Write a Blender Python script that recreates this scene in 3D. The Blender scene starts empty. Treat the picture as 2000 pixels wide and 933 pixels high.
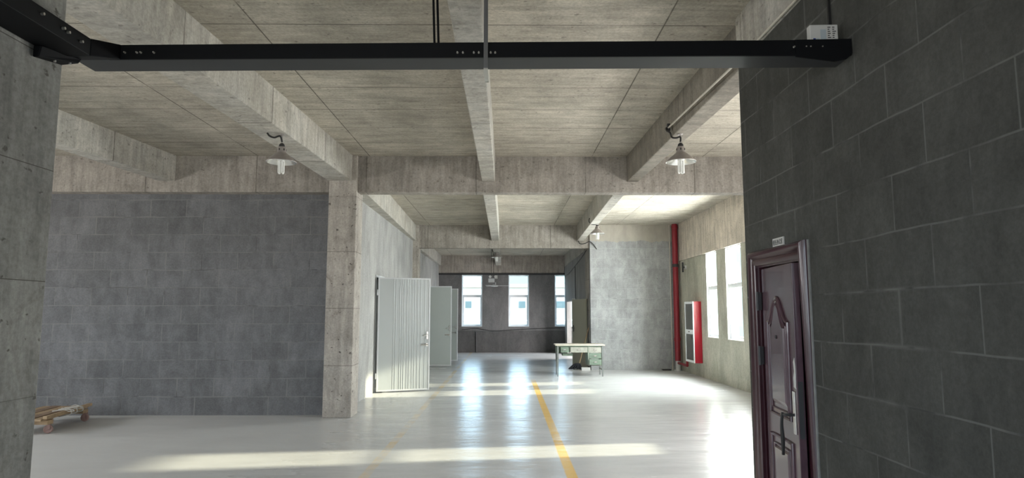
import bpy, bmesh, math, random
from mathutils import Vector, Matrix
random.seed(7)
S = bpy.context.scene
COL = S.collection
PI = math.pi

# ---------------------------------------------------------------- camera
FPX, EYE, HY, VX = 1300.0, 1.67, 610.0, 988.0
PITCH = math.atan((HY - 466.5) / FPX)
YAW = math.atan((1000 - VX) / FPX * math.cos(PITCH))
cam = bpy.data.objects.new('camera', bpy.data.cameras.new('camera'))
COL.objects.link(cam)
cam.location = (0, 0, EYE)
cam.rotation_euler = (PI / 2 + PITCH, 0, -YAW)
cam.data.sensor_width = 36
cam.data.lens = 36 * FPX / 2000
cam.data.clip_end = 600
S.camera = cam

# ---------------------------------------------------------------- light
S.view_settings.view_transform = 'Standard'
S.view_settings.look = 'None'
S.view_settings.gamma = 1
S.view_settings.exposure = 1.14
S.view_settings.use_curve_mapping = False

world = bpy.data.worlds.new('sky'); S.world = world
world.use_nodes = True
wn = world.node_tree.nodes; wl = world.node_tree.links
bg = wn['Background']
geo = wn.new('ShaderNodeNewGeometry'); sep = wn.new('ShaderNodeSeparateXYZ')
tc = wn.new('ShaderNodeTexCoord')
wl.new(tc.outputs['Generated'], sep.inputs[0])
ramp = wn.new('ShaderNodeValToRGB')
ramp.color_ramp.elements[0].position = 0.47; ramp.color_ramp.elements[0].color = (0.30, 0.33, 0.33, 1)
ramp.color_ramp.elements[1].position = 0.53; ramp.color_ramp.elements[1].color = (0.56, 0.79, 1.0, 1)
m1 = wn.new('ShaderNodeMath'); m1.operation = 'MULTIPLY_ADD'; m1.inputs[1].default_value = 0.5; m1.inputs[2].default_value = 0.5
wl.new(sep.outputs[2], m1.inputs[0]); wl.new(m1.outputs[0], ramp.inputs[0]); wl.new(ramp.outputs[0], bg.inputs[0])
bg.inputs[1].default_value = 4.2

def sun(direction, energy, color, angle):
    l = bpy.data.lights.new('sun', 'SUN'); l.energy = energy; l.color = color; l.angle = angle
    o = bpy.data.objects.new('sun', l); COL.objects.link(o)
    o.rotation_euler = Vector(direction).to_track_quat('-Z', 'Y').to_euler()
    return o
sun((-1, -0.13, -0.342), 6.0, (1.0, 0.90, 0.68), math.radians(1.6))

def area(name, loc, direction, sx, sy, power, color=(0.93, 0.97, 1.0), portal=False):
    l = bpy.data.lights.new(name, 'AREA'); l.shape = 'RECTANGLE'; l.size = sx; l.size_y = sy
    l.energy = power; l.color = color
    if portal: l.cycles.is_portal = True
    o = bpy.data.objects.new(name, l); COL.objects.link(o); o.location = loc
    o.rotation_euler = Vector(direction).to_track_quat('-Z', 'Z').to_euler()
    return o
WIN_Z0, WIN_Z1 = 1.05, 3.16
RIGHT_WINDOWS = [(6.52, 7.38), (8.46, 9.32), (14.42, 15.45), (16.12, 16.97)]
FAR_WINDOWS = [(-1.87, -1.0), (0.11, 0.98), (2.07, 2.94)]
UNSEEN_LEFT_WINDOWS = [(-4.0, -3.1), (-1.0, -0.1), (2.0, 2.9), (5.0, 5.9), (8.0, 8.9)]
UNSEEN_REAR_WINDOWS = [(-8, -6.6), (-5, -3.4), (-1.6, 1.2)]
for i, (a, b) in enumerate(RIGHT_WINDOWS):
    area('window_area_light', (5.30, (a + b) / 2, 2.1), (-1, 0, 0), b - a, 2.05, 1, portal=True)
for a, b in FAR_WINDOWS:
    area('window_area_light', ((a + b) / 2, 28.6, 2.15), (0, -1, 0), b - a, 2.1, 1, portal=True)
# area lights at the right windows, then added fill from unseen places
for a, b in RIGHT_WINDOWS[:2]:
    area('window_area_light', (5.12, (a + b) / 2, 2.1), (-1, 0.0, -0.05), b - a, 2.0, 68, (1.0, 0.975, 0.94))
for a, b in RIGHT_WINDOWS[2:]:
    area('window_area_light', (5.60, (a + b) / 2, 2.1), (-1, 0.0, 0.0), b - a + 0.5, 2.6, 500, (1.0, 0.985, 0.96))
area('side_room_fill', (4.9, 25.6, 1.3), (-1, 0, 0), 3.6, 2.2, 260, (1.0, 0.98, 0.98))  # added fill for the far bay; no window behind it
area('office_end_fill', (3.7, 5.72, 1.5), (0, 1, 0.1), 2.6, 2.4, 30, (1.0, 0.985, 0.96))  # added fill light; the office end wall has no doorway
for a, b in UNSEEN_LEFT_WINDOWS:  # added fill at invented openings in the unseen left wall
    area('window_area_light', (-10.4, (a + b) / 2, 2.1), (1, 0, -0.05), b - a, 2.0, 36, (1.0, 0.96, 0.92))
for a, b in UNSEEN_REAR_WINDOWS:  # added fill from behind the camera, at invented rear openings
    area('window_area_light', ((a + b) / 2, -6.85, 2.1), (0, 1, 0), b - a, 2.0, 34, (1.0, 0.96, 0.92))

# ---------------------------------------------------------------- helpers
def ray(px, py):
    u = (px - 1000) / FPX; v = (466.5 - py) / FPX
    y = math.cos(PITCH) - v * math.sin(PITCH); z = math.sin(PITCH) + v * math.cos(PITCH)
    return Vector((u * math.cos(YAW) + y * math.sin(YAW), -u * math.sin(YAW) + y * math.cos(YAW), z))
def at_y(px, py, Y): r = ray(px, py); t = Y / r.y; return Vector((r.x * t, Y, EYE + r.z * t))
def at_x(px, py, X): r = ray(px, py); t = X / r.x; return Vector((X, r.y * t, EYE + r.z * t))

def hexa(bm, c):
    """8 corners: bottom 4 (ccw) then top 4"""
    v = [bm.verts.new(p) for p in c]
    for f in ((3, 2, 1, 0), (4, 5, 6, 7), (0, 1, 5, 4), (1, 2, 6, 5), (2, 3, 7, 6), (3, 0, 4, 7)):
        bm.faces.new([v[i] for i in f])
def box(bm, x0, x1, y0, y1, z0, z1, M=None):
    c = [(x0, y0, z0), (x1, y0, z0), (x1, y1, z0), (x0, y1, z0), (x0, y0, z1), (x1, y0, z1), (x1, y1, z1), (x0, y1, z1)]
    if M is not None: c = [M @ Vector(p) for p in c]
    hexa(bm, c)
def tube(bm, pts, r, n=10, cap=True, closed=False):
    pts = [Vector(p) for p in pts]; rings = []
    N = len(pts)
    prev = None
    for i, p in enumerate(pts):
        if closed: d = (pts[(i + 1) % N] - pts[i - 1])
        else: d = pts[min(i + 1, N - 1)] - pts[max(i - 1, 0)]
        d.normalize()
        if prev is None:
            a = Vector((0, 0, 1)) if abs(d.z) < 0.9 else Vector((1, 0, 0))
            u = d.cross(a).normalized()
        else:
            u = (prev - d * prev.dot(d)).normalized()
        prev = u; w = d.cross(u)
        rr = r[i] if isinstance(r, (list, tuple)) else r
        rings.append([bm.verts.new(p + (u * math.cos(2 * PI * k / n) + w * math.sin(2 * PI * k / n)) * rr) for k in range(n)])
    M = N if closed else N - 1
    for i in range(M):
        A, B = rings[i], rings[(i + 1) % N]
        for k in range(n): bm.faces.new((A[k], A[(k + 1) % n], B[(k + 1) % n], B[k]))
    if cap and not closed:
        bm.faces.new(rings[0][::-1]); bm.faces.new(rings[-1])
def lathe(bm, prof, n=32, loc=(0, 0, 0)):
    L = Vector(loc); rings = []
    for r, z in prof:
        if r < 1e-5: rings.append([bm.verts.new(L + Vector((0, 0, z)))])
        else: rings.append([bm.verts.new(L + Vector((r * math.cos(2 * PI * k / n), r * math.sin(2 * PI * k / n), z))) for k in range(n)])
    for A, B in zip(rings, rings[1:]):
        for k in range(n):
            k2 = (k + 1) % n
            if len(A) == 1 and len(B) == 1: continue
            if len(A) == 1: bm.faces.new((A[0], B[k2], B[k]))
            elif len(B) == 1: bm.faces.new((A[k], A[k2], B[0]))
            else: bm.faces.new((A[k], A[k2], B[k2], B[k]))
def smooth_path(pts, n=8):
    pts = [Vector(p) for p in pts]; out = []
    P = [pts[0]] + pts + [pts[-1]]
    for i in range(1, len(P) - 2):
        for k in range(n):
            t = k / n; a, b, c, d = P[i - 1], P[i], P[i + 1], P[i + 2]
            out.append(0.5 * ((2 * b) + (c - a) * t + (2 * a - 5 * b + 4 * c - d) * t * t + (3 * b - a - 3 * c + d) * t ** 3))
    out.append(pts[-1]); return out
def obj(name, bm, mat, parent=None, smooth=False, bevel=0.0, inv=None):
    bmesh.ops.recalc_face_normals(bm, faces=bm.faces)
    me = bpy.data.meshes.new(name); bm.to_mesh(me); bm.free()
    me.materials.append(mat)
    o = bpy.data.objects.new(name, me); COL.objects.link(o)
    if smooth:
        for p in me.polygons: p.use_smooth = True
        md = o.modifiers.new('es', 'EDGE_SPLIT'); md.split_angle = math.radians(40)
    if bevel > 0:
        b = o.modifiers.new('bevel', 'BEVEL'); b.width = bevel; b.segments = 2; b.limit_method = 'ANGLE'
        b.angle_limit = math.radians(40)
    if parent is not None: o.parent = parent
    return o
def tag(o, label, cat, group=None, kind=None):
    o['label'] = label; o['category'] = cat
    if group: o['group'] = group
    if kind: o['kind'] = kind
    return o
def thing(name, loc, label, cat, group=None, rz=0, kind=None):
    o = bpy.data.objects.new(name, None); COL.objects.link(o); o.location = loc; o.rotation_euler = (0, 0, rz)
    o.empty_display_size = 0.1
    return tag(o, label, cat, group, kind)
def B(): return bmesh.new()
def boxes(*bs):
    bm = B()
    for b in bs: box(bm, *b)
    return bm

# ---------------------------------------------------------------- materials
def nodes(name):
    m = bpy.data.materials.new(name); m.use_nodes = True
    nt = m.node_tree; return m, nt, nt.nodes, nt.links, nt.nodes['Principled BSDF']
def flat(name, col, rough=0.6, metal=0.0, var=0.06, scale=8, bump=0.0, spec=0.5, coat=0.0):
    m, nt, N, L, P = nodes(name)
    P.inputs['Roughness'].default_value = rough; P.inputs['Metallic'].default_value = metal
    P.inputs['Specular IOR Level'].default_value = spec
    P.inputs['Coat Weight'].default_value = coat
    t = N.new('ShaderNodeTexCoord'); n = N.new('ShaderNodeTexNoise'); n.inputs['Scale'].default_value = scale; n.inputs['Detail'].default_value = 5
    L.new(t.outputs['Object'], n.inputs['Vector'])
    r = N.new('ShaderNodeMix'); r.data_type = 'RGBA'
    r.inputs['A'].default_value = (*[c * (1 - 2 * var) for c in col], 1); r.inputs['B'].default_value = (*[min(1, c * (1 + 2 * var)) for c in col], 1)
    L.new(n.outputs['Fac'], r.inputs['Factor']); L.new(r.outputs['Result'], P.inputs['Base Color'])
    if bump:
        b = N.new('ShaderNodeBump'); b.inputs['Strength'].default_value = bump; b.inputs['Distance'].default_value = 0.01
        L.new(n.outputs['Fac'], b.inputs['Height']); L.new(b.outputs[0], P.inputs['Normal'])
    return m
class G:
    """tiny node-math helper on world position"""
    def __init__(s, name):
        s.m, s.nt, s.N, s.L, s.P = nodes(name)
        g = s.N.new('ShaderNodeNewGeometry'); s.pos = g.outputs['Position']
        q = s.N.new('ShaderNodeSeparateXYZ'); s.L.new(s.pos, q.inputs[0]); s.x, s.y, s.z = q.outputs
    def put(s, sock, v):
        if hasattr(v, 'is_linked') or isinstance(v, bpy.types.NodeSocket): s.L.new(v, sock)
        else: sock.default_value = v
    def math(s, op, a, b=0.0, c=0.0, clamp=False):
        n = s.N.new('ShaderNodeMath'); n.operation = op; n.use_clamp = clamp
        for i, v in enumerate((a, b, c)): s.put(n.inputs[i], v)
        return n.outputs[0]
    def vec(s, a, b, c):
        n = s.N.new('ShaderNodeCombineXYZ')
        for i, v in enumerate((a, b, c)): s.put(n.inputs[i], v)
        return n.outputs[0]
    def vmul(s, v, k):
        n = s.N.new('ShaderNodeVectorMath'); n.operation = 'MULTIPLY'; s.put(n.inputs[0], v); n.inputs[1].default_value = k
        return n.outputs[0]
    def noise(s, v, scale, detail=6, rough=0.6, dist=0.0):
        n = s.N.new('ShaderNodeTexNoise'); s.put(n.inputs['Vector'], v); n.inputs['Scale'].default_value = scale
        n.inputs['Detail'].default_value = detail; n.inputs['Roughness'].default_value = rough; n.inputs['Distortion'].default_value = dist
        return n.outputs['Fac']
    def ramp(s, f, lo, hi, a=0.0, b=1.0):
        n = s.N.new('ShaderNodeMapRange'); n.clamp = True; s.put(n.inputs[0], f)
        n.inputs[1].default_value = lo; n.inputs[2].default_value = hi; n.inputs[3].default_value = a; n.inputs[4].default_value = b
        return n.outputs[0]
    def mix(s, f, a, b, mode='MIX'):
        n = s.N.new('ShaderNodeMix'); n.data_type = 'RGBA'; n.blend_type = mode; s.put(n.inputs['Factor'], f)
        for k, v in (('A', a), ('B', b)):
            if isinstance(v, tuple): v = (*v, 1) if len(v) == 3 else v
            s.put(n.inputs[k], v)
        return n.outputs['Result']
    def scale_col(s, c, f):
        n = s.N.new('ShaderNodeVectorMath'); n.operation = 'SCALE'
        if isinstance(c, tuple): n.inputs[0].default_value = c
        else: s.L.new(c, n.inputs[0])
        s.put(n.inputs['Scale'], f); return n.outputs[0]
    def brick(s, v, w, h, mortar, smooth=0.1, off=0.5):
        n = s.N.new('ShaderNodeTexBrick'); s.put(n.inputs['Vector'], v); n.offset = off
        n.inputs['Scale'].default_value = 1; n.inputs['Brick Width'].default_value = w; n.inputs['Row Height'].default_value = h
        n.inputs['Mortar Size'].default_value = mortar; n.inputs['Mortar Smooth'].default_value = smooth
        n.inputs['Color1'].default_value = (0, 0, 0, 1); n.inputs['Color2'].default_value = (1, 1, 1, 1); n.inputs['Mortar'].default_value = (0.5, 0.5, 0.5, 1)
        return n.outputs['Color'], n.outputs['Fac']
    def bump(s, h, strength, dist=0.01, prev=None):
        b = s.N.new('ShaderNodeBump'); b.inputs['Strength'].default_value = strength; b.inputs['Distance'].default_value = dist
        s.L.new(h, b.inputs['Height'])
        if prev: s.L.new(prev, b.inputs['Normal'])
        return b.outputs[0]
def plane_uv(g, plane):
    return {'xz': (g.x, g.z), 'yz': (g.y, g.z), 'xy': (g.x, g.y)}[plane]

def concrete(name, base, plane='xy', grain='u', joint=(1.83, 1.7), ou=0.0, ov=0.0, jdark=0.5, var=0.18, stain=0.35, tint=(0.47, 0.44, 0.38), pits=0.5, off=0.5, jw=0.010):
    """cast concrete with formwork joints, board grain along grain, dark scrapes and small pits"""
    g = G(name); u, v = plane_uv(g, plane)
    third = {'xz': g.y, 'yz': g.x, 'xy': g.z}[plane]
    uu = g.math('ADD', u, ou); vv = g.math('ADD', v, ov)
    P3 = g.vec(uu, vv, third)
    k = (0.35, 3.2, 1) if grain == 'u' else (3.2, 0.35, 1)
    clouds = g.noise(P3, 0.9, 4, 0.6)
    grainf = g.noise(g.vmul(P3, k), 3.5, 8, 0.68, 0.3)
    fine = g.noise(P3, 34, 5, 0.75)
    c = g.mix(g.ramp(clouds, 0.35, 0.65), base, tint)
    c = g.scale_col(c, g.ramp(grainf, 0.36, 0.64, 1 - var, 1 + var))
    c = g.scale_col(c, g.ramp(fine, 0.38, 0.62, 0.86, 1.12))
    c = g.scale_col(c, g.ramp(g.noise(P3, 2.6, 6, 0.7, 0.5), 0.38, 0.62, 0.87, 1.1))
    col, fac = g.brick(g.vec(uu, vv, 0.0), joint[0], joint[1], jw, 0.3, off)
    c = g.scale_col(c, g.ramp(col, 0, 1, 0.93, 1.07))
    jn = g.ramp(g.noise(P3, 1.3, 3), 0.36, 0.5, 0.35, 1)
    c = g.mix(g.math('MULTIPLY', g.math('MULTIPLY', fac, jn), jdark), c, (0.07, 0.06, 0.05))
    st = g.ramp(g.noise(g.vmul(P3, (1.0, 1.8, 1) if grain == 'u' else (1.8, 1, 1)), 1.7, 9, 0.75, 0.6), 0.56, 0.70)
    c = g.mix(g.math('MULTIPLY', st, stain), c, (0.10, 0.085, 0.07))
    pt = g.ramp(g.noise(g.vmul(P3, (1, 1.2, 1)), 14, 3, 0.5), 0.66, 0.71)
    c = g.mix(g.math('MULTIPLY', pt, pits), c, (0.09, 0.08, 0.07))
    g.L.new(c, g.P.inputs['Base Color'])
    g.P.inputs['Roughness'].default_value = 0.88; g.P.inputs['Specular IOR Level'].default_value = 0.25
    h = g.math('SUBTRACT', g.math('ADD', g.math('MULTIPLY', grainf, 0.7), g.math('MULTIPLY', fine, 0.25)), g.math('MULTIPLY', fac, 0.6))
    g.L.new(g.bump(h, 0.35, 0.012), g.P.inputs['Normal'])
    return g.m

def blockwork(name, base, plane, joint=(0.60, 0.297), ou=0.0, ov=0.0, mortar=(0.22, 0.22, 0.21), jstr=0.8, blockvar=0.16, tint=None, edge=None):
    """grey aerated-concrete blocks with smeared joints"""
    g = G(name); u, v = plane_uv(g, plane)
    third = {'xz': g.y, 'yz': g.x}[plane]
    P0 = g.vec(u, v, third)
    wob = g.ramp(g.noise(P0, 1.3, 2), 0, 1, -0.02, 0.02)
    uu = g.math('ADD', u, ou); vv = g.math('ADD', g.math('ADD', v, ov), wob)
    col, fac = g.brick(g.vec(uu, vv, 0.0), joint[0], joint[1], 0.007, 0.6)
    col2, fac2 = g.brick(g.vec(uu, vv, 0.0), joint[0], joint[1], 0.02, 1.0)
    clouds = g.noise(P0, 1.1, 5, 0.62)
    smear = g.noise(g.vmul(P0, (2.2, 0.8, 1)), 1.8, 7, 0.7, 0.4)
    fine = g.noise(P0, 40, 4, 0.75)
    t2 = tint or tuple(c * 1.25 for c in base)
    c = g.mix(g.ramp(clouds, 0.3, 0.7), base, t2)
    c = g.scale_col(c, g.ramp(col, 0, 1, 1 - blockvar, 1 + blockvar))
    c = g.scale_col(c, g.ramp(smear, 0.36, 0.64, 0.85, 1.15))
    c = g.scale_col(c, g.ramp(fine, 0.38, 0.62, 0.9, 1.1))
    c = g.scale_col(c, g.ramp(g.noise(P0, 3.1, 7, 0.72, 0.8), 0.38, 0.62, 0.91, 1.09))
    on = g.ramp(g.noise(P0, 1.9, 3), 0.36, 0.52)
    c = g.mix(g.math('MULTIPLY', g.math('MULTIPLY', fac, on), jstr), c, mortar)
    on2 = g.ramp(g.noise(P0, 1.5, 3, 0.5, 0.2), 0.5, 0.68)
    c = g.mix(g.math('MULTIPLY', g.math('MULTIPLY', fac2, on2), jstr * 0.7), c, mortar)
    off = g.ramp(g.noise(g.vmul(P0, (1, 1, 1)), 2.7, 3), 0.56, 0.66)
    c = g.mix(g.math('MULTIPLY', g.math('MULTIPLY', fac, off), 0.6), c, (0.03, 0.03, 0.03))
    if edge:      # cast concrete above a ragged plaster edge
        z0, cc = edge
        e = g.ramp(g.math('ADD', v, g.ramp(g.noise(g.vec(u, 0.0, 0.0), 2.6, 6, 0.65), 0, 1, -0.16, 0.16)), z0 - 0.006, z0 + 0.006)
        c = g.mix(e, c, g.scale_col(cc, g.ramp(smear, 0.25, 0.75, 0.85, 1.15)))
    g.L.new(c, g.P.inputs['Base Color'])
    g.P.inputs['Roughness'].default_value = 0.9; g.P.inputs['Specular IOR Level'].default_value = 0.2
    h = g.math('SUBTRACT', g.math('MULTIPLY', fine, 0.3), g.math('MULTIPLY', fac, 0.5))
    g.L.new(g.bump(h, 0.3, 0.01), g.P.inputs['Normal'])
    return g.m

def plaster(name, base, plane, tint, stain=0.5, dado=None):
    g = G(name)
    a = g.noise(g.pos, 0.9, 6, 0.65); b = g.noise(g.vmul(g.pos, (1, 1, 0.35)), 2.2, 8, 0.7, 0.5); f = g.noise(g.pos, 30, 5, 0.7)
    c = g.mix(g.ramp(a, 0.35, 0.65), base, tint)
    c = g.scale_col(c, g.ramp(b, 0.36, 0.64, 0.82, 1.18)); c = g.scale_col(c, g.ramp(f, 0.38, 0.62, 0.9, 1.1))
    st = g.ramp(g.noise(g.vmul(g.pos, (1, 1, 0.7)), 1.6, 9, 0.72, 0.4), 0.58, 0.70)
    c = g.mix(g.math('MULTIPLY', st, stain), c, tuple(x * 0.55 for x in base))
    if dado: c = g.scale_col(c, g.ramp(g.z, dado - 0.01, dado + 0.01, 0.62, 1.0))
    g.L.new(c, g.P.inputs['Base Color']); g.P.inputs['Roughness'].default_value = 0.9
    g.P.inputs['Specular IOR Level'].default_value = 0.2
    g.L.new(g.bump(f, 0.3, 0.008), g.P.inputs['Normal'])
    return g.m

def floor_mat():
    g = G('painted_floor')
    P = g.pos
    a = g.noise(P, 0.5, 5, 0.6); s = g.noise(g.vmul(P, (0.5, 2.0, 1)), 2.0, 8, 0.7, 0.4)
    c = g.mix(g.ramp(a, 0.35, 0.65), (0.54, 0.545, 0.54), (0.62, 0.625, 0.62))
    c = g.scale_col(c, g.ramp(s, 0.25, 0.75, 0.93, 1.06))
    sc = g.ramp(g.noise(g.vmul(P, (0.6, 3.5, 1)), 3.2, 7, 0.7, 0.6), 0.66, 0.74)
    c = g.mix(g.math('MULTIPLY', sc, 0.25), c, (0.20, 0.20, 0.19))
    dust = g.ramp(g.math('ADD', g.x, g.ramp(a, 0, 1, -1.5, 1.5)), -2.0, -5.0)
    c = g.mix(g.math('MULTIPLY', dust, 0.45), c, (0.60, 0.585, 0.56))
    # worn yellow lines
    def line(cx, w, lo, hi, y0, y1, strength):
        d = g.math('ABSOLUTE', g.math('SUBTRACT', g.x, cx))
        band = g.ramp(d, w * 0.75, w)
        band = g.math('SUBTRACT', 1.0, band)
        wear = g.ramp(g.noise(g.vmul(P, (1.0, 0.8, 1)), 1.6, 8, 0.75), lo, hi)
        inr = g.math('MULTIPLY', g.ramp(g.y, y0, y0 + 0.5), g.ramp(g.y, y1, y1 - 1.5))
        return g.math('MULTIPLY', g.math('MULTIPLY', g.math('MULTIPLY', band, wear), inr), strength)
    c = g.mix(line(0.68, 0.065, 0.28, 0.42, 2.0, 17.2, 0.9), c, (0.80, 0.50, 0.10))
    c = g.mix(line(-1.45, 0.06, 0.40, 0.60, 5.0, 30.0, 0.55), c, (0.75, 0.53, 0.20))
    g.L.new(c, g.P.inputs['Base Color'])
    rough = g.ramp(s, 0.3, 0.7, 0.20, 0.28)
    rough = g.math('ADD', rough, g.math('MULTIPLY', dust, 0.3))
    g.L.new(rough, g.P.inputs['Roughness']); g.P.inputs['Specular IOR Level'].default_value = 0.28
    w1 = g.noise(g.vmul(P, (0.5, 1.4, 1)), 1.6, 3, 0.55)
    w2 = g.noise(g.vmul(P, (1.0, 2.0, 1)), 12, 3, 0.5)
    n1 = g.bump(w1, 0.5, 0.03); n2 = g.bump(w2, 0.16, 0.006, n1)
    g.L.new(n2, g.P.inputs['Normal'])
    return g.m

def glass_mat(name, tint=(0.96, 0.99, 0.99), refl=0.08):
    m, nt, N, L, P = nodes(name)
    out = N['Material Output']; t = N.new('ShaderNodeBsdfTransparent'); t.inputs[0].default_value = (*tint, 1)
    gl = N.new('ShaderNodeBsdfGlossy'); gl.inputs['Roughness'].default_value = 0.03
    mx = N.new('ShaderNodeMixShader'); mx.inputs[0].default_value = refl
    L.new(t.outputs[0], mx.inputs[1]); L.new(gl.outputs[0], mx.inputs[2]); L.new(mx.outputs[0], out.inputs[0])
    return m

CW = (0.40, 0.375, 0.325)
M = {}
M['slab'] = concrete('ceiling_concrete', (0.46, 0.425, 0.355), 'xy', 'u', (1.86, 0.85), ou=2.28, ov=-0.71 + 1.7, jdark=0.8, off=0.0, jw=0.008, tint=(0.40, 0.365, 0.305), stain=0.35, var=0.17)
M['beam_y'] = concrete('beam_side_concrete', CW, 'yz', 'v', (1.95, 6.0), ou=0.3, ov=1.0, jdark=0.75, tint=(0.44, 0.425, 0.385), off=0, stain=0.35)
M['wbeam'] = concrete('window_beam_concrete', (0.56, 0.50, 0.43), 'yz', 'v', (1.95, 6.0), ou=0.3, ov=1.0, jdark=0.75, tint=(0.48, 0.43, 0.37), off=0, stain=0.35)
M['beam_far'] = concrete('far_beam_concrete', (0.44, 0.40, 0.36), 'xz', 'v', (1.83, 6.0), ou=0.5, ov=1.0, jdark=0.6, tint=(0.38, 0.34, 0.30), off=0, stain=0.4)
M['beam_r_shaded'] = concrete('shaded_right_beam_concrete', (0.21, 0.19, 0.16), 'yz', 'v', (1.95, 6.0), ou=0.3, ov=1.0, jdark=0.75, tint=(0.24, 0.22, 0.185), off=0, stain=0.35)  # darker copy of the beam concrete; the beam's shade is in the colour
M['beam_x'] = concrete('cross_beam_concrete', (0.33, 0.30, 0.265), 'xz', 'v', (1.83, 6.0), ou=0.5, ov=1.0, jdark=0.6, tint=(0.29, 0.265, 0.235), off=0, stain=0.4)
M['column'] = concrete('column_concrete', (0.40, 0.37, 0.33), 'xz', 'v', (6.0, 0.92), ou=3.2, ov=0.1, jdark=0.6, tint=(0.34, 0.31, 0.275), off=0, jw=0.006, stain=0.6, pits=0.9)
M['near_column'] = concrete('near_column_concrete', (0.32, 0.315, 0.295), 'yz', 'v', (6.0, 0.62), ou=3.2, ov=0.02, jdark=0.8, tint=(0.25, 0.245, 0.23), off=0, jw=0.003, stain=0.45, pits=0.8)
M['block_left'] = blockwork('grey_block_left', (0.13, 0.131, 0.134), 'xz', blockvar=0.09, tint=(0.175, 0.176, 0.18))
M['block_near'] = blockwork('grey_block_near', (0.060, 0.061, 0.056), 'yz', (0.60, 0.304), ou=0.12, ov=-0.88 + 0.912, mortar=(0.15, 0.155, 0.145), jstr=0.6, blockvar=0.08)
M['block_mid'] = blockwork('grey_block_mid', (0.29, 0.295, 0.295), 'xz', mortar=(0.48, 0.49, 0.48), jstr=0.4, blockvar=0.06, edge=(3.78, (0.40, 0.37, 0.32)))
M['partition'] = plaster('partition_plaster', (0.36, 0.355, 0.34), 'yz', (0.31, 0.31, 0.30), 0.25)
M['window_wall'] = plaster('window_wall_plaster', (0.46, 0.45, 0.38), 'yz', (0.38, 0.375, 0.31), 0.4)
M['far_wall'] = plaster('far_wall_plaster', (0.17, 0.17, 0.17), 'xz', (0.21, 0.20, 0.20), 0.45, dado=0.91)
M['side_wall'] = plaster('side_wall_plaster', (0.25, 0.245, 0.235), 'yz', (0.30, 0.295, 0.29), 0.3)
M['plain_wall'] = plaster('plain_plaster', (0.30, 0.30, 0.28), 'yz', (0.26, 0.26, 0.24), 0.3)
M['office'] = flat('office_plaster', (0.12, 0.11, 0.11), 0.9)
M['floor'] = floor_mat()
M['white'] = flat('white_aluminium', (0.80, 0.82, 0.84), 0.4, var=0.03)
M['reveal'] = flat('white_reveal_paint', (0.72, 0.74, 0.74), 0.8, var=0.05)
M['glass'] = glass_mat('window_glass')
M['steel'] = flat('black_painted_steel', (0.005, 0.0055, 0.007), 0.6, var=0.15, scale=5, spec=0.15)
M['steel_under'] = flat('grey_steel_flange', (0.036, 0.038, 0.042), 0.55, var=0.12, scale=3)
M['zinc'] = flat('zinc_bolt', (0.55, 0.54, 0.50), 0.35, 0.8)
M['alu_out'] = flat('dull_aluminium', (0.34, 0.31, 0.29), 0.5, 0.3, var=0.12, scale=20)
M['alu_in'] = flat('bright_aluminium', (0.85, 0.85, 0.82), 0.22, 0.9, var=0.03)
M['tube'] = flat('white_lamp_tube', (0.80, 0.80, 0.77), 0.25, var=0.02)
M['black'] = flat('black_rubber', (0.012, 0.012, 0.012), 0.6)
M['dark'] = flat('dark_metal', (0.03, 0.03, 0.032), 0.5)
M['pvc'] = flat('cream_conduit', (0.55, 0.52, 0.45), 0.5)
M['paneldoor'] = flat('pale_grey_sheet_steel', (0.42, 0.445, 0.44), 0.32, var=0.03, scale=2)
M['paneldoor2'] = flat('pale_green_grey_sheet', (0.36, 0.39, 0.37), 0.4, var=0.03, scale=2)
M['doorframe'] = flat('pale_frame_steel', (0.55, 0.56, 0.57), 0.35, var=0.05)
M['beige'] = flat('olive_beige_door_sheet', (0.30, 0.295, 0.235), 0.5, var=0.03, scale=2)
M['wood_door'] = flat('dark_red_brown_lacquer', (0.080, 0.042, 0.056), 0.25, var=0.3, scale=7, coat=0.3)
M['wood_frame'] = flat('dark_maroon_frame', (0.045, 0.014, 0.020), 0.28, var=0.2, scale=9, coat=0.2)
M['chrome'] = flat('worn_chrome', (0.55, 0.53, 0.50), 0.25, 0.85, var=0.15, scale=30)
M['mortar'] = flat('white_mortar', (0.22, 0.225, 0.22), 0.9, var=0.15, scale=15)
M['red'] = flat('red_enamel', (0.42, 0.012, 0.03), 0.3, var=0.05, scale=4)
M['redpipe'] = flat('red_pipe_paint', (0.24, 0.010, 0.020), 0.4, var=0.12, scale=6)
M['smoked'] = flat('smoked_cabinet_glass', (0.10, 0.10, 0.095), 0.08, var=0.15, scale=3)
M['green'] = flat('faded_green_paint', (0.15, 0.20, 0.15), 0.6, var=0.2, scale=9, bump=0.2)
M['deskleg'] = flat('grimy_desk_leg_paint', (0.15, 0.16, 0.15), 0.6, var=0.25, scale=9)
M['greenwhite'] = flat('flaked_pale_paint', (0.33, 0.33, 0.28), 0.65, var=0.25, scale=12)
M['desktop'] = flat('worn_cream_top', (0.62, 0.56, 0.46), 0.5, var=0.15, scale=6)
M['wood'] = flat('weathered_wood', (0.33, 0.235, 0.14), 0.8, var=0.3, scale=11, bump=0.4)
M['wood2'] = flat('dark_weathered_wood', (0.22, 0.15, 0.10), 0.8, var=0.3, scale=11, bump=0.4)
M['castor'] = flat('pinkish_caster_rubber', (0.24, 0.15, 0.13), 0.5, var=0.15, scale=12)
M['rope'] = flat('dirty_white_rope', (0.42, 0.40, 0.36), 0.9)
M['mop'] = flat('black_mop_strands', (0.015, 0.016, 0.022), 0.9)
M['plate'] = flat('white_sign_plate', (0.55, 0.55, 0.53), 0.4, var=0.03)
M['ink'] = flat('black_ink', (0.02, 0.02, 0.02), 0.6)
M['blueink'] = flat('blue_ink', (0.03, 0.06, 0.28), 0.5)
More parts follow.
